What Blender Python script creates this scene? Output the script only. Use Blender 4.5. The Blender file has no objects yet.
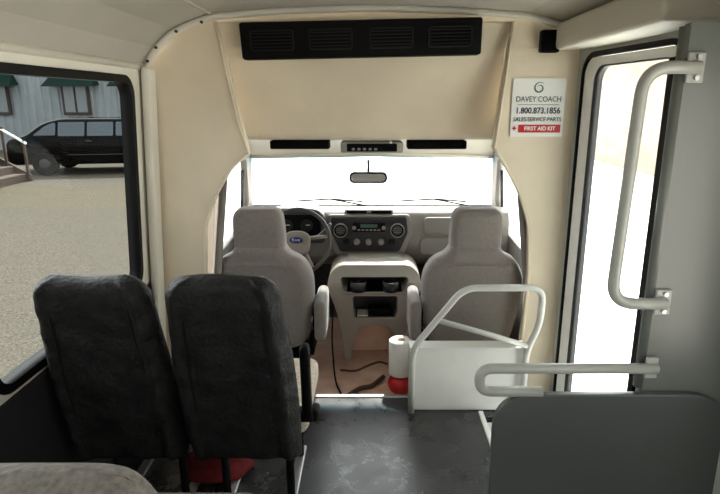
import bpy, bmesh, math, random
from mathutils import Vector, Matrix
random.seed(3)
C=bpy.context.scene.collection
# ---------------------------------------------------------------- materials
def S(r,g,b):
    f=lambda c:(c/255/12.92) if c/255<=.04045 else ((c/255+.055)/1.055)**2.4
    return (f(r),f(g),f(b),1)
def M(name,col,rough=.6,metal=0.,noise=0.,ns=40.,bump=0.,bs=None,coat=0.,sheen=0.,spec=.5,rvar=0.):
    m=bpy.data.materials.new(name);m.use_nodes=True
    nt=m.node_tree;b=nt.nodes['Principled BSDF']
    c=S(*col);b.inputs['Base Color'].default_value=c
    b.inputs['Roughness'].default_value=rough;b.inputs['Metallic'].default_value=metal
    b.inputs['Coat Weight'].default_value=coat
    b.inputs['Sheen Weight'].default_value=sheen
    b.inputs['Specular IOR Level'].default_value=spec
    tc=nt.nodes.new('ShaderNodeTexCoord')
    if noise>0:
        n=nt.nodes.new('ShaderNodeTexNoise');n.inputs['Scale'].default_value=ns;n.inputs['Detail'].default_value=5
        nt.links.new(tc.outputs['Object'],n.inputs['Vector'])
        r=nt.nodes.new('ShaderNodeValToRGB')
        r.color_ramp.elements[0].position=.3;r.color_ramp.elements[1].position=.7
        r.color_ramp.elements[0].color=tuple(x*(1-noise) for x in c[:3])+(1,)
        r.color_ramp.elements[1].color=tuple(min(1,x*(1+noise)) for x in c[:3])+(1,)
        nt.links.new(n.outputs['Fac'],r.inputs['Fac']);nt.links.new(r.outputs['Color'],b.inputs['Base Color'])
    if rvar>0:
        n3=nt.nodes.new('ShaderNodeTexNoise');n3.inputs['Scale'].default_value=5;n3.inputs['Detail'].default_value=8;n3.inputs['Roughness'].default_value=.7
        nt.links.new(tc.outputs['Object'],n3.inputs['Vector'])
        mr=nt.nodes.new('ShaderNodeMapRange');mr.inputs['From Min'].default_value=.3;mr.inputs['From Max'].default_value=.7
        mr.inputs['To Min'].default_value=rough;mr.inputs['To Max'].default_value=rough+rvar
        nt.links.new(n3.outputs['Fac'],mr.inputs['Value']);nt.links.new(mr.outputs[0],b.inputs['Roughness'])
    if bump>0:
        n2=nt.nodes.new('ShaderNodeTexNoise');n2.inputs['Scale'].default_value=bs or ns;n2.inputs['Detail'].default_value=4
        nt.links.new(tc.outputs['Object'],n2.inputs['Vector'])
        bp=nt.nodes.new('ShaderNodeBump');bp.inputs['Strength'].default_value=bump;bp.inputs['Distance'].default_value=.01
        nt.links.new(n2.outputs['Fac'],bp.inputs['Height']);nt.links.new(bp.outputs['Normal'],b.inputs['Normal'])
    return m
beige=M('beige_vinyl',(228,214,190),.55,noise=.07,ns=3,bump=.08,bs=220)
cream=M('cream_trim',(222,217,204),.5,noise=.03,ns=5,bump=.05,bs=200)
ceilm=M('ceiling_vinyl',(176,170,159),.7,noise=.04,ns=4,bump=.1,bs=150)
wallgrey=M('wall_grey',(172,174,168),.5,noise=.04,ns=3,bump=.05,bs=120)
dado=M('charcoal_wall',(22,22,24),.8,noise=.2,ns=80,bump=.15,bs=200)
rubber=M('black_rubber',(8,8,9),.6,spec=.2)
blackpl=M('black_plastic',(6,6,7),.6,bump=.05,bs=300,spec=.12)
bezelm=M('vent_bezel_plastic',(16,16,17),.5,spec=.25)
darkslot=M('dark_slot',(4,4,5),.7,spec=.1)
floorm=M('rubber_floor',(42,42,44),.18,noise=.4,ns=7,bump=.10,bs=120,spec=.8,rvar=.25)
carpet=M('sunlit_cab_floor_mat',(232,194,174),.7,noise=.14,ns=9,bump=.12,bs=160)  # base colour lightened to stand in for sunlight on the cab floor
white=M('white_paint',(248,248,246),.35,noise=.02,ns=6)
whitebox=M('white_panel_paint',(244,244,240),.4,noise=.04,ns=7)
tubem=M('grey_painted_tube',(206,206,200),.3,noise=.05,ns=20)
gtube=M('grey_green_tube',(162,165,158),.32,noise=.05,ns=20)
alu=M('brushed_aluminium',(190,190,190),.35,metal=.9)
hubc=M('hubcap_grey',(48,48,50),.5)
seatdk=M('charcoal_fabric',(24,24,24),.6,noise=.55,ns=14,bump=.6,bs=60,spec=.3)
seatdk2=M('charcoal_vinyl',(14,14,15),.5,noise=.1,ns=60,bump=.15,bs=200,spec=.3)
seatlt=M('sunlit_patterned_fabric',(196,184,168),.9,noise=.3,ns=90,bump=.3,bs=400)  # pale tone carries the sunlight on the aisle seat cushion
seatfg=M('speckled_grey_fabric',(112,108,102),.95,noise=.3,ns=70,bump=.8,bs=45)
seatgy=M('grey_velour',(130,122,117),.9,noise=.08,ns=60,bump=.18,bs=350,sheen=.3)
dashm=M('dash_grey',(134,130,125),.55,noise=.04,ns=8,bump=.1,bs=260)
dashdk=M('dash_dark',(36,36,40),.45,bump=.05,bs=200)
consm=M('console_grey',(168,162,153),.5,noise=.04,ns=10,bump=.08,bs=200)
leather=M('wheel_grey',(66,63,61),.45)
hubm=M('wheel_hub',(136,128,120),.55)
blue=M('blue_oval',(14,42,110),.3)
red=M('red_plastic',(190,22,24),.4)
redcl=M('red_cloth',(104,10,12),.9,noise=.3,ns=40,bump=.3,bs=60)
paper=M('paper_towel',(236,234,228),.9,noise=.03,ns=60,bump=.3,bs=120)
card=M('cardboard',(160,130,95),.9)
ink=M('green_black_ink',(34,52,48),.6)
swirl=M('green_ink',(74,108,98),.6)
navy=M('navy_ink',(22,30,60),.6)
signw=M('sign_white',(240,240,236),.3)
chrome=M('chrome',(220,220,220),.12,metal=1)
limo=M('black_car_paint',(2,2,3),.12,spec=.08)
cglass=M('dark_car_glass',(60,70,78),.12,spec=.4)
tire=M('tyre',(8,8,8),.9,spec=.05)
wood=M('weathered_wood',(58,44,36),.85,noise=.3,ns=8,bump=.3)
siding=M('blue_grey_siding',(126,134,138),.6,noise=.08,ns=2)
awn=M('dark_green_awning',(10,34,30),.8,spec=.1)
wtrim=M('dark_window_trim',(44,30,26),.6)
wpane=M('window_pane',(110,118,122),.2)
tan=M('tan_stucco',(176,160,142),.8,noise=.2,ns=2)
cablem=M('brown_cable',(84,56,40),.6)
def glass(name,col=(244,248,248)):
    m=bpy.data.materials.new(name);m.use_nodes=True;nt=m.node_tree
    for n in list(nt.nodes):nt.nodes.remove(n)
    o=nt.nodes.new('ShaderNodeOutputMaterial');mx=nt.nodes.new('ShaderNodeMixShader')
    t=nt.nodes.new('ShaderNodeBsdfTransparent');t.inputs[0].default_value=S(*col)
    gl=nt.nodes.new('ShaderNodeBsdfGlossy');gl.inputs['Roughness'].default_value=.02
    fr=nt.nodes.new('ShaderNodeLayerWeight');fr.inputs['Blend'].default_value=.3
    pw=nt.nodes.new('ShaderNodeMath');pw.operation='POWER';pw.inputs[1].default_value=5
    ad=nt.nodes.new('ShaderNodeMath');ad.operation='MULTIPLY_ADD';ad.inputs[1].default_value=.2;ad.inputs[2].default_value=.004
    nt.links.new(fr.outputs['Facing'],pw.inputs[0]);nt.links.new(pw.outputs[0],ad.inputs[0]);nt.links.new(ad.outputs[0],mx.inputs[0])
    nt.links.new(t.outputs[0],mx.inputs[1]);nt.links.new(gl.outputs[0],mx.inputs[2]);nt.links.new(mx.outputs[0],o.inputs[0])
    return m
clear=glass('clear_glass');tint=glass('tint_band',(150,205,235))
mirrorg=M('mirror_glass',(150,150,150),.05,metal=1)
# ---------------------------------------------------------------- helpers
def par(o,p):
    o.parent=p
    if p.type=='EMPTY': o.matrix_parent_inverse=Matrix.Translation(-p.location)
def thing(name,loc,label,cat,group=None):
    e=bpy.data.objects.new(name,None);e.location=Vector(loc);e.empty_display_size=.1;C.objects.link(e)
    e['label']=label;e['category']=cat
    if group:e['group']=group
    return e
def tag(o,label,cat,group=None):
    o['label']=label;o['category']=cat
    if group:o['group']=group
    return o
def struct(o):
    o['kind']='structure';return o
def mk(name,verts,faces,mat,parent=None,smooth=False,recalc=True):
    me=bpy.data.meshes.new(name);me.from_pydata([tuple(v) for v in verts],[],faces)
    if recalc:
        bm=bmesh.new();bm.from_mesh(me);bmesh.ops.recalc_face_normals(bm,faces=bm.faces);bm.to_mesh(me);bm.free()
    me.materials.append(mat)
    if smooth: me.polygons.foreach_set('use_smooth',[True]*len(me.polygons))
    o=bpy.data.objects.new(name,me);C.objects.link(o)
    if parent: par(o,parent)
    return o
def box(name,c,s,mat,parent=None,bev=.004,rot=None,seg=2,smooth=True):
    bm=bmesh.new();bmesh.ops.create_cube(bm,size=1)
    for v in bm.verts: v.co=Vector((v.co.x*s[0],v.co.y*s[1],v.co.z*s[2]))
    if bev: bmesh.ops.bevel(bm,geom=bm.edges[:],offset=min(bev,min(s)*.45),segments=seg,profile=.5,affect='EDGES')
    if rot: bmesh.ops.rotate(bm,verts=bm.verts,matrix=rot)
    bmesh.ops.translate(bm,verts=bm.verts,vec=Vector(c))
    me=bpy.data.meshes.new(name);bm.to_mesh(me);bm.free();me.materials.append(mat)
    if smooth and bev and seg>2: me.polygons.foreach_set('use_smooth',[True]*len(me.polygons))
    o=bpy.data.objects.new(name,me);C.objects.link(o)
    if parent: par(o,parent)
    return o
def rot(ax,deg): return Matrix.Rotation(math.radians(deg),3,ax)
def cyl(name,p0,p1,prof,mat,parent=None,seg=28,cap=True):
    p0=Vector(p0);p1=Vector(p1);d=p1-p0;L=d.length;z=d.normalized()
    a=Vector((1,0,0)) if abs(z.x)<.9 else Vector((0,1,0));x=z.cross(a).normalized();y=z.cross(x)
    if isinstance(prof,(int,float)): prof=[(0,prof),(1,prof)]
    vs=[];fs=[]
    for t,r in prof:
        for i in range(seg):
            an=2*math.pi*i/seg;vs.append(p0+z*(t*L)+x*(r*math.cos(an))+y*(r*math.sin(an)))
    n=len(prof)
    for j in range(n-1):
        for i in range(seg):
            k=(i+1)%seg;fs.append((j*seg+i,j*seg+k,(j+1)*seg+k,(j+1)*seg+i))
    if cap: fs.append(tuple(range(seg)));fs.append(tuple(range((n-1)*seg,n*seg)))
    o=mk(name,vs,fs,mat,parent)
    for p in o.data.polygons:
        if len(p.vertices)==4:p.use_smooth=True
    return o
def fil(pts,r,n=6,cyc=False):
    pts=[Vector(p) for p in pts];out=[];N=len(pts)
    for i,p in enumerate(pts):
        if not cyc and i in(0,N-1): out.append(p);continue
        a=pts[i-1];b=pts[(i+1)%N];u=(a-p);w=(b-p);d=min(r,u.length*.49,w.length*.49)
        s=p+u.normalized()*d;e=p+w.normalized()*d
        for k in range(n+1):
            t=k/n;out.append(s*(1-t)**2+p*2*t*(1-t)+e*t*t)
    return out
def tube(name,pts,r,mat,parent=None,f=.05,seg=14,cyc=False,n=6):
    P=fil(pts,f,n,cyc) if f else [Vector(p) for p in pts]
    Q=[P[0]]
    for p in P[1:]:
        if (p-Q[-1]).length>1e-5:Q.append(p)
    if cyc and (Q[0]-Q[-1]).length<1e-5: Q.pop()
    P=Q;N=len(P);vs=[];fs=[];nrm=None
    for i in range(N):
        if cyc: t=(P[(i+1)%N]-P[i-1])
        else: t=(P[min(i+1,N-1)]-P[max(i-1,0)])
        t.normalize()
        if nrm is None:
            a=Vector((0,0,1)) if abs(t.z)<.8 else Vector((1,0,0));nrm=t.cross(a).normalized()
        nrm=(nrm-t*nrm.dot(t)).normalized();bn=t.cross(nrm)
        for k in range(seg):
            an=2*math.pi*k/seg;vs.append(P[i]+nrm*(r*math.cos(an))+bn*(r*math.sin(an)))
    R=N if cyc else N-1
    for i in range(R):
        for k in range(seg):
            l=(k+1)%seg;j=(i+1)%N;fs.append((i*seg+k,i*seg+l,j*seg+l,j*seg+k))
    if not cyc: fs.append(tuple(range(seg)));fs.append(tuple(range((N-1)*seg,N*seg)))
    return mk(name,vs,fs,mat,parent,smooth=True)
def rr(x0,y0,x1,y1,r,n=6):
    out=[]
    for cx,cy,a0 in((x1-r,y1-r,0),(x0+r,y1-r,90),(x0+r,y0+r,180),(x1-r,y0+r,270)):
        for k in range(n+1):
            a=math.radians(a0+90*k/n);out.append((cx+r*math.cos(a),cy+r*math.sin(a)))
    return out
def f2(pts,r,n=5): return [(p.x,p.y) for p in fil([(a,b,0) for a,b in pts],r,n,True)]
def plate(name,outer,holes,th,mat,fn,parent=None,bev=0,br=3,smooth=False):
    cu=bpy.data.curves.new(name,'CURVE');cu.dimensions='2D';cu.fill_mode='BOTH'
    cu.extrude=max(th/2-bev,0);cu.bevel_depth=bev;cu.bevel_resolution=br;cu.offset=-bev
    for loop in [outer]+holes:
        cl=[]
        for p in loop:
            if not cl or (p[0]-cl[-1][0])**2+(p[1]-cl[-1][1])**2>1e-9: cl.append(p)
        if (cl[0][0]-cl[-1][0])**2+(cl[0][1]-cl[-1][1])**2<1e-9: cl.pop()
        sp=cu.splines.new('POLY');sp.points.add(len(cl)-1)
        for i,(a,b) in enumerate(cl): sp.points[i].co=(a,b,0,1)
        sp.use_cyclic_u=True
    t=bpy.data.objects.new('tmp',cu);C.objects.link(t)
    dg=bpy.context.evaluated_depsgraph_get();me=bpy.data.meshes.new_from_object(t.evaluated_get(dg))
    bpy.data.objects.remove(t);me.name=name
    bm=bmesh.new();bm.from_mesh(me);bmesh.ops.remove_doubles(bm,verts=bm.verts,dist=1e-5)
    for v in bm.verts: v.co=Vector(fn(v.co.x,v.co.y,v.co.z))
    bmesh.ops.recalc_face_normals(bm,faces=bm.faces);bm.to_mesh(me);bm.free()
    me.materials.clear();me.materials.append(mat)
    if smooth:
        me.polygons.foreach_set('use_smooth',[True]*len(me.polygons))
        me.set_sharp_from_angle(angle=math.radians(50))
    o=bpy.data.objects.new(name,me);C.objects.link(o)
    if parent: par(o,parent)
    return o
def text(name,body,size,fn,mat,parent,th=.002,bold=0.,width=None):
    cu=bpy.data.curves.new(name,'FONT');cu.body=body;cu.size=size;cu.align_x='CENTER';cu.align_y='CENTER'
    cu.extrude=th;cu.offset=bold
    t=bpy.data.objects.new('tmp',cu);C.objects.link(t)
    dg=bpy.context.evaluated_depsgraph_get();me=bpy.data.meshes.new_from_object(t.evaluated_get(dg))
    bpy.data.objects.remove(t);me.name=name
    xs=[v.co.x for v in me.vertices];sc=1
    if width: sc=width/(max(xs)-min(xs))
    for v in me.vertices: v.co=Vector(fn(v.co.x*sc,v.co.y,v.co.z))
    me.materials.clear();me.materials.append(mat)
    o=bpy.data.objects.new(name,me);C.objects.link(o);par(o,parent);return o
# ---------------------------------------------------------------- camera
cam=bpy.data.objects.new('camera',bpy.data.cameras.new('camera'));C.objects.link(cam)
cam.location=(0,0,1.6);cam.rotation_euler=(math.radians(90)-math.atan(147/560),0,0)
cam.data.sensor_width=36;cam.data.lens=28;cam.data.shift_x=-12/720;cam.data.clip_start=.03
bpy.context.scene.camera=cam
# ---------------------------------------------------------------- shell
LX=lambda z:-1.17+.055*z
def RX(y): return 1.06-.08*max(0,min(1,(y-2)/.75))
lw=plate('wall_left',[(-3.2,-.05),(2.8,-.05),(2.8,1.77),(-3.2,1.77)],
   [rr(1.5,.72,2.62,1.70,.09),rr(.22,.72,1.34,1.70,.09),rr(-1.06,.72,.06,1.70,.09),rr(-2.5,.72,-1.3,1.70,.09)],
   .05,cream,lambda a,b,t:(LX(b)-.025+t,a,b));struct(lw)
for i,(a,b) in enumerate(((1.5,2.62),(.22,1.34),(-1.06,.06),(-2.5,-1.3))):
    o=plate('window_%d'%(i+1),rr(a-.006,.714,b+.006,1.706,.095),[rr(a+.025,.745,b-.025,1.675,.07)],.055,rubber,lambda p,q,t:(LX(q)-.02+t,p,q));struct(o)
    o=plate('window_%d'%(i+11),rr(a+.02,.74,b-.02,1.68,.07),[],.005,clear,lambda p,q,t:(LX(q)-.03+t,p,q));struct(o)
o=plate('trim_1',[(-3.2,-.03),(2.79,-.03),(2.79,.70),(-3.2,.70)],[],.012,dado,lambda a,b,t:(LX(b)+.008+t,a,b));struct(o)
o=box('trim_2',(-1.092,2.74,.87),(.04,.10,1.76),cream,bev=.015,rot=rot('Y',3.1));struct(o)
rw=plate('wall_right',[(-3.2,-.35),(2.8,-.35),(2.8,1.96),(-3.2,1.96)],
   [rr(1.99,-.31,2.735,1.80,.06),rr(.3,.75,1.3,1.66,.09),rr(-1.0,.75,.1,1.66,.09),rr(-2.4,.75,-1.25,1.66,.09)],
   .05,wallgrey,lambda a,b,t:(RX(a)+.03+t,a,b));struct(rw)
prof=[(-1.085,1.745),(-1.03,1.84),(-.93,1.92),(-.75,1.985),(-.4,2.01),(0,2.02),(.4,2.01),(.72,1.99),(.95,1.93),(1.08,1.86)]
vs=[];fs=[]
for y in(-3.2,2.8):
    for x,z in prof: vs.append((x,y,z))
for y in(-3.2,2.8):
    for x,z in prof: vs.append((x*1.02,y,z+.05))
n=len(prof)
for i in range(n-1):
    fs.append((i,i+1,n+i+1,n+i));fs.append((2*n+i,2*n+i+1,3*n+i+1,3*n+i))
for a,b in((0,2*n),(n,3*n)):
    for i in range(n-1): fs.append((a+i,a+i+1,b+i+1,b+i))
o=mk('ceiling',vs,fs,ceilm);struct(o)
o=tube('trim_3',[(x*.985,2.76,z-.012) for x,z in prof],.016,cream,f=.04);struct(o)
o=tube('trim_4',[(-1.07,-3.1,1.75),(-1.07,2.76,1.75)],.014,cream,f=0);struct(o)
o=tube('trim_5',[(-.74,-3.1,1.985),(-.74,2.76,1.985)],.008,cream,f=0);struct(o)
o=plate('wall_back',[(-1.2,-.05),(1.12,-.05),(1.12,1.98),(-1.2,1.98)],[rr(-.85,.7,.8,1.75,.1)],.05,cream,lambda a,b,t:(a,-3.2+t,b));struct(o)
for i,(x,z) in enumerate(((-1.045,1.775),(-1.0,1.835),(-.9,1.905),(-.78,1.945))):
    s_=cyl('trim_%d'%(60+i),(x,2.745,z),(x,2.735,z),.007,dashdk,seg=10);struct(s_)
# floors
o=plate('floor',[(-1.2,-3.2),(1.09,-3.2),(1.09,1.97),(.57,1.97),(.57,2.645),(1.0,2.645),(1.0,2.81),(-1.2,2.81)],[],.06,floorm,lambda a,b,t:(a,b,-.03+t));struct(o)
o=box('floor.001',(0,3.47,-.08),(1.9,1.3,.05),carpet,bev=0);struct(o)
o=box('trim_7',(0,2.81,.002),(1.7,.03,.012),alu,bev=.003);struct(o)
o=box('trim_8',(.575,2.31,.003),(.025,.675,.014),white,bev=.003);struct(o)
o=box('floor.002',(.83,2.3,-.33),(.54,.7,.05),floorm,bev=0);struct(o)
o=mk('wall_stepwell',[(.572,1.97,-.01),(.572,2.65,-.01),(.572,2.65,-.33),(.572,1.97,-.33),(1.08,2.65,-.01),(1.08,2.65,-.33),(1.08,1.97,-.01),(1.08,1.97,-.33)],[(0,1,2,3),(1,4,5,2),(0,3,7,6)],whitebox,recalc=False);struct(o)
# bulkhead
inner_r=[(.80,-.05),(.822,.71),(.805,.98),(.75,1.14),(.66,1.29),(.60,1.37)]
inner_l=[(-.61,1.34),(-.70,1.275),(-.79,1.13),(-.856,.98),(-.874,.71),(-.88,-.05)]
outl=[(-1.17,-.05),(-1.08,1.74),(-1.03,1.83),(-.93,1.91),(-.75,1.975),(-.4,2.0),(0,2.01),(.4,2.0),(.72,1.98),(.95,1.92),(1.02,1.86),(1.02,1.7),(1.01,-.35),(.80,-.35)]+inner_r+[(.655,1.955),(-.73,1.955)]+inner_l
o=plate('wall_front',outl,[],.06,beige,lambda a,b,t:(a,2.83+t,b));struct(o)
hp=[(2.80,1.98),(2.80,1.94),(2.83,1.82),(2.89,1.68),(2.945,1.55),(2.985,1.44),(3.0,1.405),(3.03,1.393),(3.1,1.39),(3.3,1.375),(3.48,1.32),(3.62,1.245)]
vs=[];fs=[]
for y,z in hp:
    for x in(-.9,-.45,0,.45,.9): vs.append((x,y+.03,z))
for j in range(len(hp)-1):
    for i in range(4): fs.append((j*5+i,j*5+i+1,j*5+i+6,j*5+i+5))
o=mk('wall_header',vs[:40],[f for f in fs if max(f)<40],beige,smooth=True);struct(o)
o=mk('ceiling.001',vs[35:],[tuple(k-35 for k in f) for f in fs if min(f)>=35],cream,smooth=True);struct(o)
for i,p in enumerate(([(-.735,2.795,1.955),(-.70,2.795,1.75),(-.655,2.795,1.5),(-.612,2.797,1.345)],[(.66,2.795,1.955),(.64,2.795,1.7),(.605,2.795,1.375)])):
    o=tube('trim_%d'%(20+i),p,.005,beige,f=0);struct(o)
o=tube('trim_22',[(x,2.80,z) for x,z in [(-.61,1.345),(-.70,1.28),(-.79,1.135),(-.856,.98),(-.874,.71),(-.88,0)]],.009,beige,f=.08);struct(o)
o=tube('trim_23',[(x,2.80,z) for x,z in [(.60,1.375),(.66,1.29),(.75,1.14),(.805,.98),(.822,.71),(.80,0)]],.009,beige,f=.08);struct(o)
for sgn,nm in((-1,'left'),(1,'right')):
    fx=lambda a,b,t,s=sgn:(s*(.93-.3*max(0,b-.8))+t,a,b)
    hole=f2([(3.0,.70),(3.0,1.2),(3.12,1.28),(3.48,1.25),(3.96,.9),(3.94,.74)],.04)
    o=plate('wall_cab_'+nm,[(2.86,-.1),(2.86,1.5),(3.1,1.42),(3.62,1.26),(4.14,.86),(4.14,-.1)],[hole],.04,dashm,fx);struct(o)
    o=plate('window_%d'%(20+sgn),hole,[],.004,clear,fx);struct(o)
    o=tube('trim_%d'%(30+sgn),[(sgn*.80,3.58,1.26),(sgn*.925,4.1,.84)],.028,dashm,f=0);struct(o)
    o=tube('trim_%d'%(34+sgn),[(sgn*.83,3.58,1.16),(sgn*.91,3.86,.88),(sgn*.915,3.86,.76)],.010,rubber,f=.02);struct(o)
o=mk('wall_firewall',[(-.93,4.14,-.1),(.93,4.14,-.1),(.93,4.14,.84),(-.93,4.14,.84)],[(0,1,2,3)],dashdk);struct(o)
o=mk('window_30',[(-.93,4.12,.84),(.93,4.12,.84),(.81,3.61,1.25),(-.81,3.61,1.25)],[(0,1,2,3)],clear);struct(o)
o=mk('window_31',[(-.82,3.646,1.21),(.82,3.646,1.21),(.81,3.60,1.248),(-.81,3.60,1.248)],[(0,1,2,3)],tint);struct(o)
o=tube('trim_40',[(-.80,3.6,1.25),(0,3.62,1.26),(.80,3.6,1.25)],.012,cream,f=0);struct(o)
hood=mk('hood',sum([[(x,y,z-abs(x)**2*.08) for x in(-.85,-.4,0,.4,.85)] for y,z in((4.17,.74),(4.5,.66),(4.9,.52),(5.1,.3),(5.15,-.1))],[]),
  [(j*5+i,j*5+i+1,j*5+i+6,j*5+i+5) for j in range(4) for i in range(4)],white,smooth=True);tag(hood,'white painted sloping vehicle hood ahead of the windshield','hood')
for cx in(-.35,.42):
    e=thing('windshield_wiper',(cx,4.16,.84),'thin black windshield wiper resting at the glass base','wiper','windshield wipers')
    tube('arm',[(cx+.30,4.17,.83),(cx+.05,4.12,.885)],.006,blackpl,e,f=0)
    tube('blade',[(cx-.22,4.12,.872),(cx+.05,4.11,.89),(cx+.28,4.12,.868)],.006,rubber,e,f=.05)
# entry door
o=plate('trim_50',rr(1.985,-.33,2.742,1.81,.10),[rr(2.0,-.30,2.73,1.79,.09)],.04,rubber,lambda a,b,t:(RX(a)+.02+t,a,b));struct(o)
a,b=2.002,2.728
o=plate('door_1',rr(a,-.29,b,1.785,.02),[rr(a+.045,-.12,b-.10,1.745,.07)],.03,white,lambda p,q,t:(RX(p)+.025+t,p,q));struct(o)
o=plate('window_40',rr(a+.04,-.13,b-.095,1.75,.07),[],.005,clear,lambda p,q,t:(RX(p)+.03+t,p,q));struct(o)
o=plate('trim_53',rr(a+.041,-.124,b-.096,1.749,.072),[rr(a+.047,-.118,b-.102,1.743,.068)],.036,dashdk,lambda p,q,t:(RX(p)+.025+t,p,q));struct(o)
o=box('trim_57',(RX(2.02)-.005,2.05,.745),(.02,.045,2.0),rubber,bev=.004);struct(o)
ob=box('overhead_cover',(.945,2.26,1.885),(.19,1.0,.12),cream,bev=.02,seg=4);tag(ob,'cream plastic cover housing the door mechanism above entry','cover')
# ---------------------------------------------------------------- speaker
sp=thing('speaker',(.83,2.79,1.87),'small black square loudspeaker mounted above the entry','speaker')
box('housing',(.83,2.775,1.865),(.088,.05,.10),blackpl,sp,bev=.008)
for k in range(7): box('grille',(.83,2.748,1.832+k*.011),(.07,.006,.004),darkslot,sp,bev=0)
# ---------------------------------------------------------------- AC vent unit
ac=thing('air_vent_unit',(-.05,2.8,1.87),'long black overhead air conditioning vent with four louvered outlets','air vent')
R=rot('Y',-1.2)
def acf(a,b,t):
    v=R@Vector((a,t,b));return (v.x-.05,v.y+2.765-(b*.15),v.z+1.873)
plate('housing',rr(-.555,-.08,.555,.08,.012),[],.07,blackpl,acf,ac,bev=.006,smooth=True)
for cx in(-.41,-.14,.14,.41):
    plate('bezel',rr(cx-.10,-.045,cx+.10,.045,.012),[rr(cx-.093,-.038,cx+.093,.038,.008)],.012,bezelm,lambda a,b,t:acf(a,b,t-.038),ac)
    plate('outlet',rr(cx-.094,-.039,cx+.094,.039,.008),[],.004,darkslot,lambda a,b,t:acf(a,b,t-.037),ac)
    for k in range(5):
        plate('louver',rr(cx-.09,-.03+k*.0145,cx+.09,-.026+k*.0145,.001),[],.008,bezelm,lambda a,b,t:acf(a,b,t-.040),ac)
# ---------------------------------------------------------------- sign
sg=thing('sign',(.803,2.79,1.56),'white rectangular information sign with dark lettering and red strip','sign')
def sf(a,b,t): return (.803+a,2.795-t,1.563+b)
plate('panel',rr(-.127,-.137,.127,.137,.008),[],.008,signw,sf,sg)
o1=[];i1=[];N=44
for k in range(N+1):
    t=k/N;an=math.radians(50+t*470);r=.027*(1-t*.62);w=.0030*math.sin(math.pi*min(1,t*1.0+.04))+.0004
    o1.append(((r+w)*math.cos(an),.093+(r+w)*math.sin(an)));i1.append(((r-w)*math.cos(an),.093+(r-w)*math.sin(an)))
plate('emblem',o1+i1[::-1],[],.003,swirl,lambda a,b,t:sf(a,b,t+.006),sg)
def tx(s,size,y,m,b=0.,x=0,wd=.2,dep=.006): text('lettering',s,size,lambda a,bb,t:sf(x+a,y+bb,dep+t),m,sg,th=.001,bold=b,width=wd)
tx('DAVEY COACH',.036,.040,ink,-.0002,0,.215)
plate('rule_line',rr(-.10,.014,.10,.016,.0005),[],.002,ink,lambda a,b,t:sf(a,b,t+.005),sg)
tx('1.800.873.1856',.040,-.014,navy,.0006,0,.21)
tx('SALES-SERVICE-PARTS',.028,-.055,navy,.0,0,.232)
plate('red_strip',rr(-.09,-.117,.115,-.079,.003),[],.003,red,lambda a,b,t:sf(a,b,t+.005),sg)
tx('FIRST AID KIT',.026,-.098,signw,.0006,.014,.15,.009)
plate('cross_emblem',[(-.118,-.09),(-.111,-.09),(-.111,-.083),(-.105,-.083),(-.105,-.09),(-.098,-.09),(-.098,-.097),(-.105,-.097),(-.105,-.104),(-.111,-.104),(-.111,-.097),(-.118,-.097)],[],.003,red,lambda a,b,t:sf(a-.002,b-.003,t+.006),sg)
# ---------------------------------------------------------------- overhead cab console
oc=thing('overhead_console',(0,3.15,1.37),'grey overhead console with two-way radio between dark storage recesses','console')
box('body',(.0,3.13,1.352),(.34,.14,.06),consm,oc,bev=.012,seg=3)
box('radio',(0,3.055,1.352),(.27,.03,.042),blackpl,oc,bev=.005)
for k in range(5): box('button',(-.10+k*.03,3.037,1.345),(.016,.008,.012),dashm,oc,bev=.002)
box('display',(.085,3.037,1.352),(.06,.008,.02),darkslot,oc,bev=.001)
for x in(-.39,.35): box('storage_recess',(x,3.10,1.366),(.32,.1,.046),darkslot,oc,bev=.008)
cyl('bulb',(.1,3.04,1.39),(.1,3.04,1.375),.008,signw,oc)
mi=thing('rear_view_mirror',(-.02,3.55,1.26),'grey rear view mirror hanging behind the windshield glass','mirror')
def mf(a,b,t): return (-.023+a,3.47+t,1.135+b)
plate('housing',rr(-.118,-.034,.118,.034,.030),[],.03,seatdk2,mf,mi)
plate('mirror_glass',rr(-.106,-.024,.106,.024,.022),[],.003,mirrorg,lambda a,b,t:mf(a,b,t-.017),mi)
tube('stem',[(-.023,3.485,1.15),(-.023,3.56,1.20),(-.023,3.60,1.225)],.008,blackpl,mi,f=.02)
# ---------------------------------------------------------------- dashboard
da=thing('dashboard',(0,3.8,0),'grey molded dashboard with black center stack and steering wheel','dashboard')
dp=f2([(4.1,.835),(3.9,.87),(3.72,.90),(3.62,.89),(3.585,.80),(3.60,.66),(3.64,.58),(3.75,.52),(3.9,.45),(4.1,.40)],.03,4)
plate('body',dp,[],1.80,dashm,lambda a,b,t:(t,a,b),da,bev=0,smooth=True)
def df(a,b,t): return (a,3.583+t+(.0 if b>.8 else (.8-b)*.08),b)
plate('stack_bezel',f2([(-.285,.88),(.245,.88),(.265,.76),(.21,.60),(-.24,.60),(-.295,.76)],.02),[],.03,dashm,df,da,bev=.008,smooth=True)
plate('center_stack',f2([(-.265,.865),(.225,.865),(.235,.76),(.18,.63),(-.21,.63),(-.265,.76)],.015),[],.045,dashdk,df,da,bev=.006,smooth=True)
for x in(-.205,.165):
    cyl('vent_ring',(x,3.565,.78),(x,3.533,.78),[(0,.046),(1,.046),(1,.041),(.5,.041)],dashm,da)
    cyl('round_vent',(x,3.565,.78),(x,3.536,.78),[(0,.041),(.7,.041),(1,.037),(1,.032),(.5,.030)],blackpl,da)
    for k in range(4): box('vent_slat',(x,3.545,.759+k*.014),(.052,.01,.003),dashdk,da,bev=0)
box('radio',(-.02,3.555,.80),(.21,.03,.06),blackpl,da,bev=.005)
box('radio_display',(-.02,3.538,.812),(.11,.006,.022),M('lcd',(70,96,92),.2),da,bev=.001)
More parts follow.
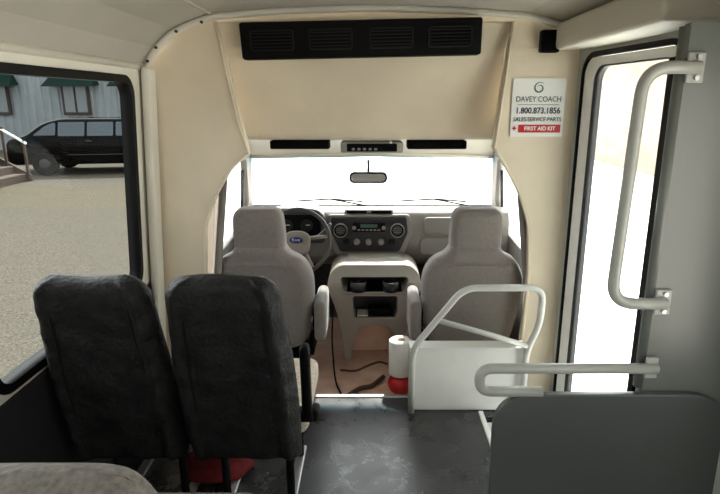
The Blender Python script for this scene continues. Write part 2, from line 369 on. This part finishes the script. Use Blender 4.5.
for k in range(6): box('radio_button',(-.085+k*.026,3.538,.785),(.018,.006,.01),dashm,da,bev=.002)
for x in(-.115,.075): cyl('radio_knob',(x,3.545,.80),(x,3.525,.80),.012,dashm,da)
for x in(-.10,-.02,.06):
    cyl('climate_knob',(x,3.565,.70),(x,3.53,.70),[(0,.022),(.3,.022),(.4,.016),(1,.014)],dashm,da)
for x in(-.17,.13): box('switch',(x,3.56,.70),(.04,.02,.028),seatdk2,da,bev=.004)
box('vent_pod',(-.02,3.63,.895),(.32,.09,.03),dashm,da,bev=.012,seg=3)
for x in(-.10,.06): box('top_vent',(x,3.587,.896),(.13,.02,.019),darkslot,da,bev=.004)
plate('airbag_cover',rr(.34,.74,.80,.86,.03),[],.02,dashm,df,da,bev=.006,smooth=True)
plate('glove_box',rr(.32,.60,.82,.72,.03),[],.02,dashm,df,da,bev=.006,smooth=True)
box('defroster_vent',(.4,3.85,.886),(.5,.05,.006),darkslot,da,bev=.001,rot=rot('X',-7))
box('defroster_vent',(-.4,3.85,.886),(.5,.05,.006),darkslot,da,bev=.001,rot=rot('X',-7))
ic=plate('instrument_cluster',f2([(-.66,.70),(-.66,.88),(-.60,.93),(-.36,.93),(-.30,.88),(-.30,.70)],.04),[],.16,dashdk,lambda a,b,t:(a,3.60+t,b),da,bev=.015,smooth=True)
plate('gauge_face',rr(-.63,.73,-.33,.89,.03),[],.004,darkslot,lambda a,b,t:(a,3.515+t,b),ic)
for x,r in((-.55,.040),(-.42,.040),(-.485,.020)):
    cyl('gauge',(x,3.514,.82 if r>.03 else .76),(x,3.508,.82 if r>.03 else .76),[(0,r),(1,r),(1,r-.004),(.3,r-.005)],seatdk2,ic)
    box('needle',(x+.01,3.505,.825 if r>.03 else .762),(.026,.002,.003),signw,ic,bev=0)
sw=Vector((-.448,3.24,.785));tilt=rot('X',-24)
def sv(x,y,z): return sw+tilt@Vector((x,y,z))
ring=[sv(.195*math.cos(2*math.pi*k/48),0,.195*math.sin(2*math.pi*k/48)) for k in range(48)]
wh=tube('steering_wheel',ring,.012,leather,da,f=0,cyc=True,seg=12)
plate('hub',f2([(-.075,-.065),(-.085,.03),(-.04,.06),(.04,.06),(.085,.03),(.075,-.065),(.03,-.085),(-.03,-.085)],.03),[],.05,hubm,lambda a,b,t:sv(a,t-.005,b),wh,bev=.012,smooth=True)
for a,b in(((-.07,.02),(-.19,.03)),((.07,.02),(.19,.03)),((-.045,-.06),(-.10,-.165)),((.045,-.06),(.10,-.165))):
    tube('spoke',[sv(a[0],.012,a[1]),sv(b[0],.003,b[1])],.012,hubm,wh,f=0)
em=[(.040*math.cos(2*math.pi*k/32),.018*math.sin(2*math.pi*k/32)) for k in range(32)]
plate('emblem',em,[],.004,blue,lambda a,b,t:sv(a,t-.033,b),wh)
text('lettering','Ford',.025,lambda a,b,t:sv(a,-.0365-t,b),chrome,wh,th=.0005)
tube('steering_column',[sv(0,.03,0),sv(0,.33,-.0)],.045,dashdk,da,f=0)
tube('gear_lever',[sv(.03,.08,0),sv(.14,.05,.05),sv(.20,.02,.11)],.009,leather,da,f=.03)
tube('turn_signal_stalk',[sv(-.03,.08,0),sv(-.16,.06,.03)],.008,leather,da,f=0)
# ---------------------------------------------------------------- engine cover console
ec=thing('engine_cover_console',(0,3.4,-.05),'light grey engine cover console with cupholders and open cubby','console')
def loft(name,secs,mat,parent,bev=.015):
    vs=[];fs=[]
    for s in secs: vs+=s
    n=len(secs[0])
    for j in range(len(secs)-1):
        for i in range(n): fs.append((j*n+i,j*n+(i+1)%n,(j+1)*n+(i+1)%n,(j+1)*n+i))
    fs.append(tuple(range(n)));fs.append(tuple(range((len(secs)-1)*n,len(secs)*n)))
    o=mk(name,vs,fs,mat,parent)
    if bev:
        m=o.modifiers.new('b','BEVEL');m.width=bev;m.segments=3;m.limit_method='ANGLE'
        o.data.polygons.foreach_set('use_smooth',[True]*len(o.data.polygons))
    return o
def ring4(x0,x1,y0,y1,z): return [(x0,y0,z),(x1,y0,z),(x1,y1,z),(x0,y1,z)]
c0=.015
def ef(a,b,t): return (c0+a,3.46+t-((max(b,0)**1.4*.28 - max(0,b-.52)*.9) if t<0 else 0),b)
half=[(.09,.22),(.13,.12),(.15,-.045),(.19,-.045),(.20,.08),(.215,.20),(.24,.33),(.27,.43),(.29,.50),(.275,.57),(.22,.62)]
outl2=half+[(-x,z) for x,z in half[::-1]]
plate('body',f2(outl2,.05),[rr(-.135,.265,.145,.43,.02),f2([(-.19,.46),(.19,.46),(.215,.555),(-.215,.555)],.03)],.22,consm,ef,ec)
loft('cubby_back',[ring4(-.21,.24,3.50,3.575,.235),ring4(-.21,.24,3.50,3.575,.56)],dashdk,ec,0)
loft('cubby_floor',[ring4(-.125,.15,3.33,3.5,.252),ring4(-.125,.15,3.33,3.5,.266)],dashdk,ec,0)
loft('slot_floor',[ring4(-.18,.21,3.26,3.5,.443),ring4(-.18,.21,3.26,3.5,.461)],blackpl,ec,0)
loft('top_cover',[ring4(-.20,.23,3.34,3.575,.585),ring4(-.16,.19,3.44,3.575,.625)],consm,ec,.03)
for x in(-.085,.115): cyl('cup_holder',(x,3.27,.462),(x,3.27,.525),[(0,.046),(1,.052),(1,.044),(.1,.038)],dashdk,ec)
box('black_bin',(.05,3.40,.29),(.15,.1,.045),blackpl,ec,bev=.01)
box('paper_slip',(-.06,3.38,.275),(.07,.1,.012),paper,ec,bev=.002)
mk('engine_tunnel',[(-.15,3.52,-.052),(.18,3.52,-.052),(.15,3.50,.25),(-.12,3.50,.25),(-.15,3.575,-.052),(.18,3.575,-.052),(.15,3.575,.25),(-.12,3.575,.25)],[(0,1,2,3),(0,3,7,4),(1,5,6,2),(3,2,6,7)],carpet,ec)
# ---------------------------------------------------------------- cab seats
def cab_seat(cx,cy,label,arm):
    e=thing('cab_seat',(cx,cy+.2,-.055),label,'seat','cab bucket seats')
    h=[(-.225,.22),(-.262,.40),(-.282,.56),(-.274,.68),(-.225,.765),(-.150,.80),(-.125,.86)]
    out=h+[(-x,z) for x,z in h[::-1]]
    def bf(a,b,t):
        y=cy+t*(1.0 if b<.75 else .8)+(.45-b)*.13+.045
        y-= .045*math.cos(min(1,abs(a)/.28)*math.pi/2) if t<0 else 0
        return (cx+a,y,b)
    plate('backrest',f2(out,.09,7),[],.17,seatgy,bf,e,bev=.06,br=6,smooth=True)
    ho=[(-.132,.765),(-.138,.90),(-.126,1.05),(.126,1.05),(.138,.90),(.132,.765)]
    plate('headrest',f2(ho,.06,7),[],.14,seatgy,lambda a,b,t:(cx+a,cy+t+(.45-b)*.13+.03-(.02*math.cos(min(1,abs(a)/.14)*math.pi/2) if t<0 else 0),b),e,bev=.04,br=6,smooth=True)
    box('seat_cushion',(cx,cy+.26,.32),(.52,.46,.17),seatgy,e,bev=.06,seg=5)
    box('pedestal',(cx,cy+.26,.09),(.40,.38,.30),blackpl,e,bev=.01)
    for s in arm:
        box('armrest',(cx+s*.312,cy+.10,.40),(.065,.32,.24),seatgy,e,bev=.03,seg=5)
        box('armrest_bracket',(cx+s*.278,cy+.06,.40),(.03,.08,.12),blackpl,e,bev=.006)
    box('recliner_cover',(cx+arm[0]*.26,cy+.08,.24),(.025,.2,.12),blackpl,e,bev=.01)
    return e
cab_seat(-.604,2.97,'grey velour high-back driver seat with armrest before steering wheel',(1,))
cab_seat(.556,2.97,'grey velour high-back front passenger seat beside entry steps',(-1,))
# ---------------------------------------------------------------- bus seats
def bus_seat(cx,cy,label,m_back,m_cush,arm=None,ztop=1.05,pipe=seatdk2,sh=.02):
    e=thing('bus_seat',(cx,cy+.25,0),label,'seat','passenger seats')
    lean=lambda b:(.30-b)*.17
    X=lambda a,b:cx+a-sh*(b-.3)/.7
    nz=60;nx=44;vs=[];fs=[]
    def halfw(b):
        if b>ztop-.075: 
            q=(b-(ztop-.075))/.075;return .197-.03-.045*(1-math.sqrt(max(0,1-q*q)))+.03*(1-q)*.9
        return .205+.008*math.sin(min(1,(b-.3)/.5)*math.pi) -max(0,b-.75)*.06
    for side in(-1,1):
        for j in range(nz+1):
            b=.30+(ztop-.30)*j/nz;w=halfw(b)
            for i in range(nx+1):
                u=-1+2*i/nx;uu=math.sin(u*math.pi/2);a=w*uu
                edge=math.sqrt(max(0,1-abs(uu)**6))
                topq=min(1,(ztop-b)/.05);tq=math.sqrt(max(0,1-(1-topq)**2))
                botq=min(1,(b-.30)/.04);bq=math.sqrt(max(0,1-(1-botq)**2))
                th=.058*edge*(.15+.85*tq)*(.3+.7*bq)
                r=0
                if side<0:
                    r=-.022*math.exp(-((abs(uu)-.80)/.10)**2)*tq-.004*math.sin(b*75)*math.exp(-((abs(uu)-.86)/.07)**2)
                    r+=.003*math.sin(a*40+b*9)*tq
                    r+=.0025*math.sin(b*55+math.sin(a*17+cx*7)*3)*math.sin(a*23+b*11)*tq
                vs.append((X(a,b),cy+.10+lean(b)+side*th+r,b+(.004*math.sin(a*22+cx*9) if j==nz else 0)))
    m_=(nx+1)*(nz+1)
    for s in(0,1):
        for j in range(nz):
            for i in range(nx):
                p=s*m_+j*(nx+1)+i;fs.append((p,p+1,p+nx+2,p+nx+1))
    for j in range(nz):
        for i in(0,nx):
            p=j*(nx+1)+i;q=p+nx+1;fs.append((p,q,q+m_,p+m_))
    for i in range(nx):
        for j in(0,nz):
            p=j*(nx+1)+i;fs.append((p,p+1,p+1+m_,p+m_))
    bk=mk('backrest',vs,fs,m_back,e,smooth=True)
    for sx in(-1,1):
        tube('piping',[(X(sx*halfw(b)*.66,b),cy+.10+lean(b)-.058,b) for b in [.33+(ztop-.08-.33)*k/16 for k in range(17)]],.004,pipe,bk,f=0,seg=8)
    box('seat_cushion',(cx+.012,cy+.38,.40),(.425,.47,.12),m_cush,e,bev=.04,seg=5)
    box('cushion_base',(cx,cy+.36,.325),(.41,.44,.03),blackpl,e,bev=.006)
    for y in(cy+.2,cy+.5):
        tube('leg',[(cx-.12,y,.32),(cx-.12,y,.02),(cx-.12,y+.0,.012)],.016,blackpl,e,f=0)
        tube('leg',[(cx+.14,y,.32),(cx+.14,y,.012)],.016,blackpl,e,f=0)
    for x in(cx-.12,cx+.14): box('foot_rail',(x,cy+.35,.008),(.04,.45,.016),alu,e,bev=.004)
    if arm:
        x=cx+arm*.228
        box('armrest',(x,cy+.10,.60),(.036,.055,.31),blackpl,e,bev=.016,seg=4,rot=rot('X',6))
        cyl('armrest_pivot',(x-arm*.03,cy+.13,.45),(x+arm*.02,cy+.13,.45),.030,blackpl,e)
        box('armrest_latch',(x+arm*.025,cy+.16,.44),(.03,.07,.05),blackpl,e,bev=.012,seg=3)
    return e
bus_seat(-.900,1.76,'charcoal fabric passenger seat beside the side window',seatdk,seatdk)
bus_seat(-.470,1.76,'charcoal fabric aisle passenger seat with raised black armrest',seatdk,seatlt,1)
bus_seat(-.56,.85,'speckled grey fabric passenger seat, only its top showing',seatfg,seatfg,None,.98,seatfg)
bag=mk('bag',*(lambda:( [(-.69+.16*math.cos(a)*(1-.25*h)*(1+.08*math.sin(5*a)),2.16+.11*math.sin(a)*(1-.2*h),.02+.05*h+ (.01*math.sin(3*a) if h>.5 else 0)) for h in(0,.35,.7,1) for a in [2*math.pi*k/24 for k in range(24)]],
   [(j*24+i,j*24+(i+1)%24,(j+1)*24+(i+1)%24,(j+1)*24+i) for j in range(3) for i in range(24)]+[tuple(range(24)),tuple(range(72,96))]))(),redcl,smooth=True)
tag(bag,'crumpled dark red cloth bag lying under the passenger seats','bag')
# ---------------------------------------------------------------- white box with rail
wb=thing('entry_guard',(.5,2.68,0),'white painted metal guard box with bent tube handrail','guard rail')
box('box_body',(.50,2.70,.18),(.60,.07,.36),whitebox,wb,bev=.008)
box('top_lip',(.50,2.695,.364),(.612,.09,.012),whitebox,wb,bev=.004)
tube('handrail',[(.205,2.63,.01),(.205,2.63,.37),(.455,2.63,.70),(.85,2.63,.70),(.845,2.63,.50),(.79,2.64,.36),(.79,2.64,.02)],.017,tubem,wb,f=.07)
tube('cross_bar',[(.325,2.63,.53),(.60,2.63,.45),(.79,2.635,.385)],.014,tubem,wb,f=.02)
px,py=.165,2.96
pt=thing('paper_towel_roll',(px,py,.06),'white paper towel roll standing on a red canister','paper towel')
cyl('paper',(px,py,.067),(px,py,.275),[(0,.064),(.02,.068),(.98,.068),(1,.063),(1,.02),(.9,.018)],paper,pt)
cyl('cardboard_core',(px,py,.07),(px,py,.277),[(0,.021),(1,.021),(1,.018),(.5,.018)],card,pt)
rc=thing('canister',(px,py,-.055),'short rounded red plastic canister on the cab floor','canister')
cyl('body',(px,py,-.055),(px,py,.055),[(0,.042),(.15,.058),(.35,.070),(.6,.073),(.85,.062),(1,.045)],red,rc)
cyl('lid',(px,py,.050),(px,py,.066),[(0,.05),(.8,.05),(1,.045)],M('dark_red_lid',(150,14,16),.4),rc)
cb=tube('cable',[(-.20,3.22,-.047),(-.10,3.20,-.047),(-.03,3.28,-.047),(.05,3.34,-.047),(.10,3.30,-.047)],.007,cablem,f=.05);tag(cb,'brown cable lying across the cab floor','cable')
cb=tube('cable',[(-.235,3.2,.40),(-.245,3.16,.2),(-.23,3.10,.0),(-.21,3.02,-.048),(-.19,2.96,-.048),(-.17,2.90,-.048)],.005,rubber,f=.06);tag(cb,'thin black wire trailing beside the engine cover','cable')
rd=tube('hose',[(-.13,2.90,-.041),(-.07,2.98,-.041),(.0,3.0,-.041),(.07,3.12,-.041)],.014,cablem,f=.03);tag(rd,'short brown hose lying on the cab floor mat','hose')
# ---------------------------------------------------------------- right partition, rails and panel
pgrey=M('partition_grey',(106,110,105),.35,noise=.06,ns=3)
pt_=thing('partition',(.93,1.51,0),'tall grey laminate partition beside the entry door','partition')
plate('panel',rr(.80,.70,1.05,1.79,.012),[],.03,pgrey,lambda a,b,t:(a,1.52+t,b),pt_)
tube('edge_trim',[(.80,1.52,.77),(.80,1.52,1.78)],.016,pgrey,pt_,f=0)
gb=thing('grab_bar',(.80,1.49,1.3),'tall grey bent tube grab bar bolted to the partition edge','grab bar')
tube('bar',[(.83,1.485,1.68),(.69,1.485,1.68),(.672,1.485,1.045),(.83,1.485,1.045)],.0165,gtube,gb,f=.07,n=8)
for z in(1.68,1.045):
    box('bracket',(.825,1.500,z),(.045,.012,.075),gtube,gb,bev=.003)
    for dz in(-.026,.026): cyl('bolt',(.828,1.495,z+dz),(.828,1.487,z+dz),.006,alu,gb,seg=12)
mp=thing('modesty_panel',(.70,1.5,0),'dark grey panel with rounded corner behind the entry steps','panel')
plate('panel',f2([(.36,.0),(.36,.765),(1.05,.765),(1.05,.0)],.12,10),[],.025,M('panel_grey',(76,80,78),.3,noise=.06,ns=4),lambda a,b,t:(a,1.487+t,b),mp,bev=.005,smooth=True)
tube('rail',[(.83,1.485,.845),(.315,1.485,.845),(.315,1.485,.772),(.50,1.485,.770)],.0155,gtube,mp,f=.045,n=8)
box('bracket',(.815,1.492,.845),(.035,.012,.065),gtube,mp,bev=.003)
tube('post',[(.45,1.505,.7),(.45,1.505,.0)],.014,gtube,mp,f=0)
for i,y in enumerate((-.6,-2.0)):
    e=thing('added_fill_lamp',(0,y,2.0),'flat rectangular white fill light added out of view to brighten the interior','lamp','added fill lamps')  # unseen fill lights added behind the camera to lift the interior
    box('housing',(0,y,1.995),(.95,.22,.03),white,e,bev=.008)
    l=bpy.data.lights.new('lamp','AREA');l.shape='RECTANGLE';l.size=.9;l.size_y=.18;l.energy=4;l.color=(1,.95,.88)
    lo=bpy.data.objects.new('fill_light',l);lo.location=(0,y,1.975);C.objects.link(lo);par(lo,e)
# ---------------------------------------------------------------- exterior
gm=bpy.data.materials.new('pavement');gm.use_nodes=True;nt=gm.node_tree;b=nt.nodes['Principled BSDF'];b.inputs['Roughness'].default_value=1.;b.inputs['Specular IOR Level'].default_value=.02
tc=nt.nodes.new('ShaderNodeTexCoord');sx=nt.nodes.new('ShaderNodeSeparateXYZ');nt.links.new(tc.outputs['Object'],sx.inputs[0])
def math_(op,a,bv):
    m=nt.nodes.new('ShaderNodeMath');m.operation=op
    for i,v in enumerate((a,bv)):
        if isinstance(v,(int,float)): m.inputs[i].default_value=v
        else: nt.links.new(v,m.inputs[i])
    return m.outputs[0]
n1=nt.nodes.new('ShaderNodeTexNoise');n1.inputs['Scale'].default_value=45;n1.inputs['Detail'].default_value=8;nt.links.new(tc.outputs['Object'],n1.inputs['Vector'])
n2=nt.nodes.new('ShaderNodeTexNoise');n2.inputs['Scale'].default_value=.7;n2.inputs['Detail'].default_value=4;nt.links.new(tc.outputs['Object'],n2.inputs['Vector'])
def ramp(f,p0,c0_,p1,c1):
    r=nt.nodes.new('ShaderNodeValToRGB');e=r.color_ramp.elements;e[0].position=p0;e[0].color=c0_;e[1].position=p1;e[1].color=c1
    nt.links.new(f,r.inputs[0]);return r.outputs[0]
def mix(f,a,bb):
    m=nt.nodes.new('ShaderNodeMix');m.data_type='RGBA';nt.links.new(f,m.inputs[0]);nt.links.new(a,m.inputs[6]);nt.links.new(bb,m.inputs[7]);return m.outputs[2]
asph=ramp(n1.outputs['Fac'],.3,S(56,53,48),.7,S(86,82,75))
grass=ramp(n1.outputs['Fac'],.3,S(58,54,46),.7,S(88,83,72))
glare_pave=ramp(n2.outputs['Fac'],.3,S(222,220,214),.7,S(240,238,232))  # pale pavement colour stands in for overexposed glare ahead and to the right
yn=math_('ADD',sx.outputs[1],math_('MULTIPLY',n2.outputs['Fac'],1.2))
band=math_('MULTIPLY',math_('GREATER_THAN',yn,10.6),math_('LESS_THAN',yn,12.6))
left=mix(band,asph,grass)
side=math_('GREATER_THAN',math_('ADD',sx.outputs[0],math_('MULTIPLY',sx.outputs[1],.30)),-.6)
fin=mix(side,left,glare_pave);nt.links.new(fin,b.inputs['Base Color'])
bp=nt.nodes.new('ShaderNodeBump');bp.inputs['Strength'].default_value=.25;bp.inputs['Distance'].default_value=.01
nt.links.new(n1.outputs['Fac'],bp.inputs['Height']);nt.links.new(bp.outputs['Normal'],b.inputs['Normal'])
gv=[];ys=[(-40,-.6),(3,-.6),(12,-.2),(80,-.2)]
for y,z in ys: gv+=[(-60,y,z),(60,y,z)]
g=mk('ground',gv,[(2*i,2*i+1,2*i+3,2*i+2) for i in range(3)],gm);struct(g)
bd=thing('building',(-11,21,-.2),'blue-grey corrugated metal building with dark trimmed windows','building')
vs=[];fs=[];x=-22.;k=0
while x<-5:
    for dx,dy in((0,0),(.14,0),(.17,.035),(.27,.035)):
        vs+=[(x+dx,21+dy,-.2),(x+dx,21+dy,5.2)];k+=1
    x+=.30
fs=[(2*i,2*i+2,2*i+3,2*i+1) for i in range(k-1)]
mk('siding',vs,fs,siding,bd)
for x0,x1 in((-14.0,-13.1),(-11.2,-10.2),(-8.9,-7.9)):
    cx=(x0+x1)/2
    w=box('window',(cx,20.95,1.62),(x1-x0,.08,1.1),wtrim,bd,bev=.01)
    for sx_ in(-1,1):
        box('window_pane',(cx+sx_*(x1-x0)*.22,20.9,1.62),((x1-x0)*.36,.03,.9),wpane,w,bev=0)
    loft('awning',[[(x0-.25,20.95,2.5),(x1+.25,20.95,2.5),(x1+.25,20.9,2.5),(x0-.25,20.9,2.5)],[(x0-.4,20.95,2.12),(x1+.4,20.95,2.12),(x1+.4,20.35,2.06),(x0-.4,20.35,2.06)]],awn,bd,0)
st=thing('wooden_steps',(-8.5,12.2,-.2),'weathered brown wooden steps with white handrail','steps')
ox=-.30;oy=-.7
for k in range(6):
    box('step',(-7.75-k*.27+ox,12.9+oy,-.05+k*.17),(.30,1.3,.05),wood,st,bev=.008)
    box('riser',(-7.62-k*.27+ox,12.9+oy,-.12+k*.17),(.03,1.3,.15),wood,st,bev=.003)
for y in(12.3+oy,13.5+oy):
    loft('stringer',[[(-7.5+ox,y,-.2),(-7.5+ox,y+.05,-.2),(-7.5+ox,y+.05,-.05),(-7.5+ox,y,-.05)],[(-9.3+ox,y,.75),(-9.3+ox,y+.05,.75),(-9.3+ox,y+.05,1.0),(-9.3+ox,y,1.0)]],wood,st,0)
    tube('handrail',[(-7.5+ox,y,.65),(-9.3+ox,y,1.75)],.028,white,st,f=0)
    for xx,z0 in((-7.55,-.2),(-8.0,.1),(-8.4,.3),(-8.85,.6),(-9.25,.8)): box('post',(xx+ox,y,z0+.45),(.05,.05,.95),wood,st,bev=.005)
box('landing',(-10.1+ox,12.9+oy,.9),(1.6,1.4,.08),wood,st,bev=.01)
for xx in(-9.4,-10.8):
    for y in(12.3,13.5): box('landing_post',(xx+ox,y+oy,.33),(.12,.12,1.06),wood,st,bev=.01)
# limousine, built along +X then turned
lm=bpy.data.objects.new('limousine',None);C.objects.link(lm);lm.empty_display_size=.2
lm['label']='glossy black stretch limousine parked by the corrugated building';lm['category']='car'
L=5.3
lprof=[(0.08,.26),(0,.48),(.02,.76),(.10,.88),(.45,.95),(.85,1.26),(1.25,1.36),(L-1.6,1.36),(L-1.2,1.26),(L-.8,.96),(L-.15,.88),(L,.7),(L-.04,.26)]
def lf(a,b,t):
    w=1 if b<.92 else 1-.22*min(1,(b-.92)/.45)
    return (a,t*w,b)
bodyo=plate('body',f2(lprof,.16,5),[],1.86,limo,lf,None,bev=.07,smooth=True);bodyo.parent=lm
def gl(pts):
    for s in(-1,1):
        o=plate('side_window',f2(pts,.03,3),[],.02,cglass,lambda a,b,t:(a,s*(.93*(1-.22*min(1,max(0,(b-.92))/.45))+.004)+t,b));o.parent=lm
gl([(.66,.97),(.90,1.17),(1.08,1.26),(1.16,1.26),(1.16,.97)])
for k in range(4): gl([(1.22+k*.66,.95),(1.22+k*.66,1.28),(1.82+k*.66,1.28),(1.82+k*.66,.95)])
for s in(-1,1):
    for x in(.85,L-.95):
        w=cyl('wheel',(x,s*.74,.28),(x,s*.95,.28),[(0,.25),(.1,.28),(.9,.28),(1,.25)],tire);w.parent=lm
        h=cyl('hubcap',(x,s*.93,.28),(x,s*.965,.28),[(0,.13),(.6,.13),(1,.08)],hubc);h.parent=w
    o=box('tail_light',(.04,s*.72,.70),(.10,.22,.16),red,bev=.03);o.parent=lm
    o=box('side_mirror',(L-1.15,s*1.0,.98),(.16,.16,.1),limo,bev=.03);o.parent=lm
    o=box('chrome_strip',(2.7,s*.937,.50),(2.6,.012,.015),hubc,bev=.003);o.parent=lm
    for k in range(2):
        o=box('door_handle',(1.9+k*1.4,s*.945,.83),(.14,.03,.025),hubc,bev=.006);o.parent=lm
o=box('bumper',(.02,0,.40),(.14,1.7,.16),limo,bev=.04);o.parent=lm
lm.location=(-9.0,14.5,-.2);lm.rotation_euler=(0,0,math.radians(11))
tb=thing('building',(9,14,-.2),'pale tan stucco building with low flat roof','building')
box('wall',(8.9,15.5,1.2),(4,8,2.8),tan,tb,bev=.02)
box('roof',(8.9,15.5,2.75),(4.6,8.6,.3),white,tb,bev=.02)
# ---------------------------------------------------------------- light
w=bpy.data.worlds.new('world');bpy.context.scene.world=w;w.use_nodes=True
nt=w.node_tree;bg=nt.nodes['Background'];bg.inputs[0].default_value=(1.0,.99,.975,1)
tc=nt.nodes.new('ShaderNodeTexCoord');sx=nt.nodes.new('ShaderNodeSeparateXYZ');nt.links.new(tc.outputs['Generated'],sx.inputs[0])
mr=nt.nodes.new('ShaderNodeMapRange');mr.inputs['From Min'].default_value=-.3;mr.inputs['From Max'].default_value=.9
mr.inputs['To Min'].default_value=1.9;mr.inputs['To Max'].default_value=9
nt.links.new(sx.outputs[1],mr.inputs['Value']);nt.links.new(mr.outputs[0],bg.inputs[1])
sl=bpy.data.lights.new('sun','SUN');sl.energy=12;sl.angle=.05;sl.color=(1,.94,.84)
so=bpy.data.objects.new('sun',sl);C.objects.link(so)
d=Vector((-.22,-1,-1.32));so.rotation_euler=d.to_track_quat('-Z','Y').to_euler()
bpy.context.scene.view_settings.view_transform='Standard'
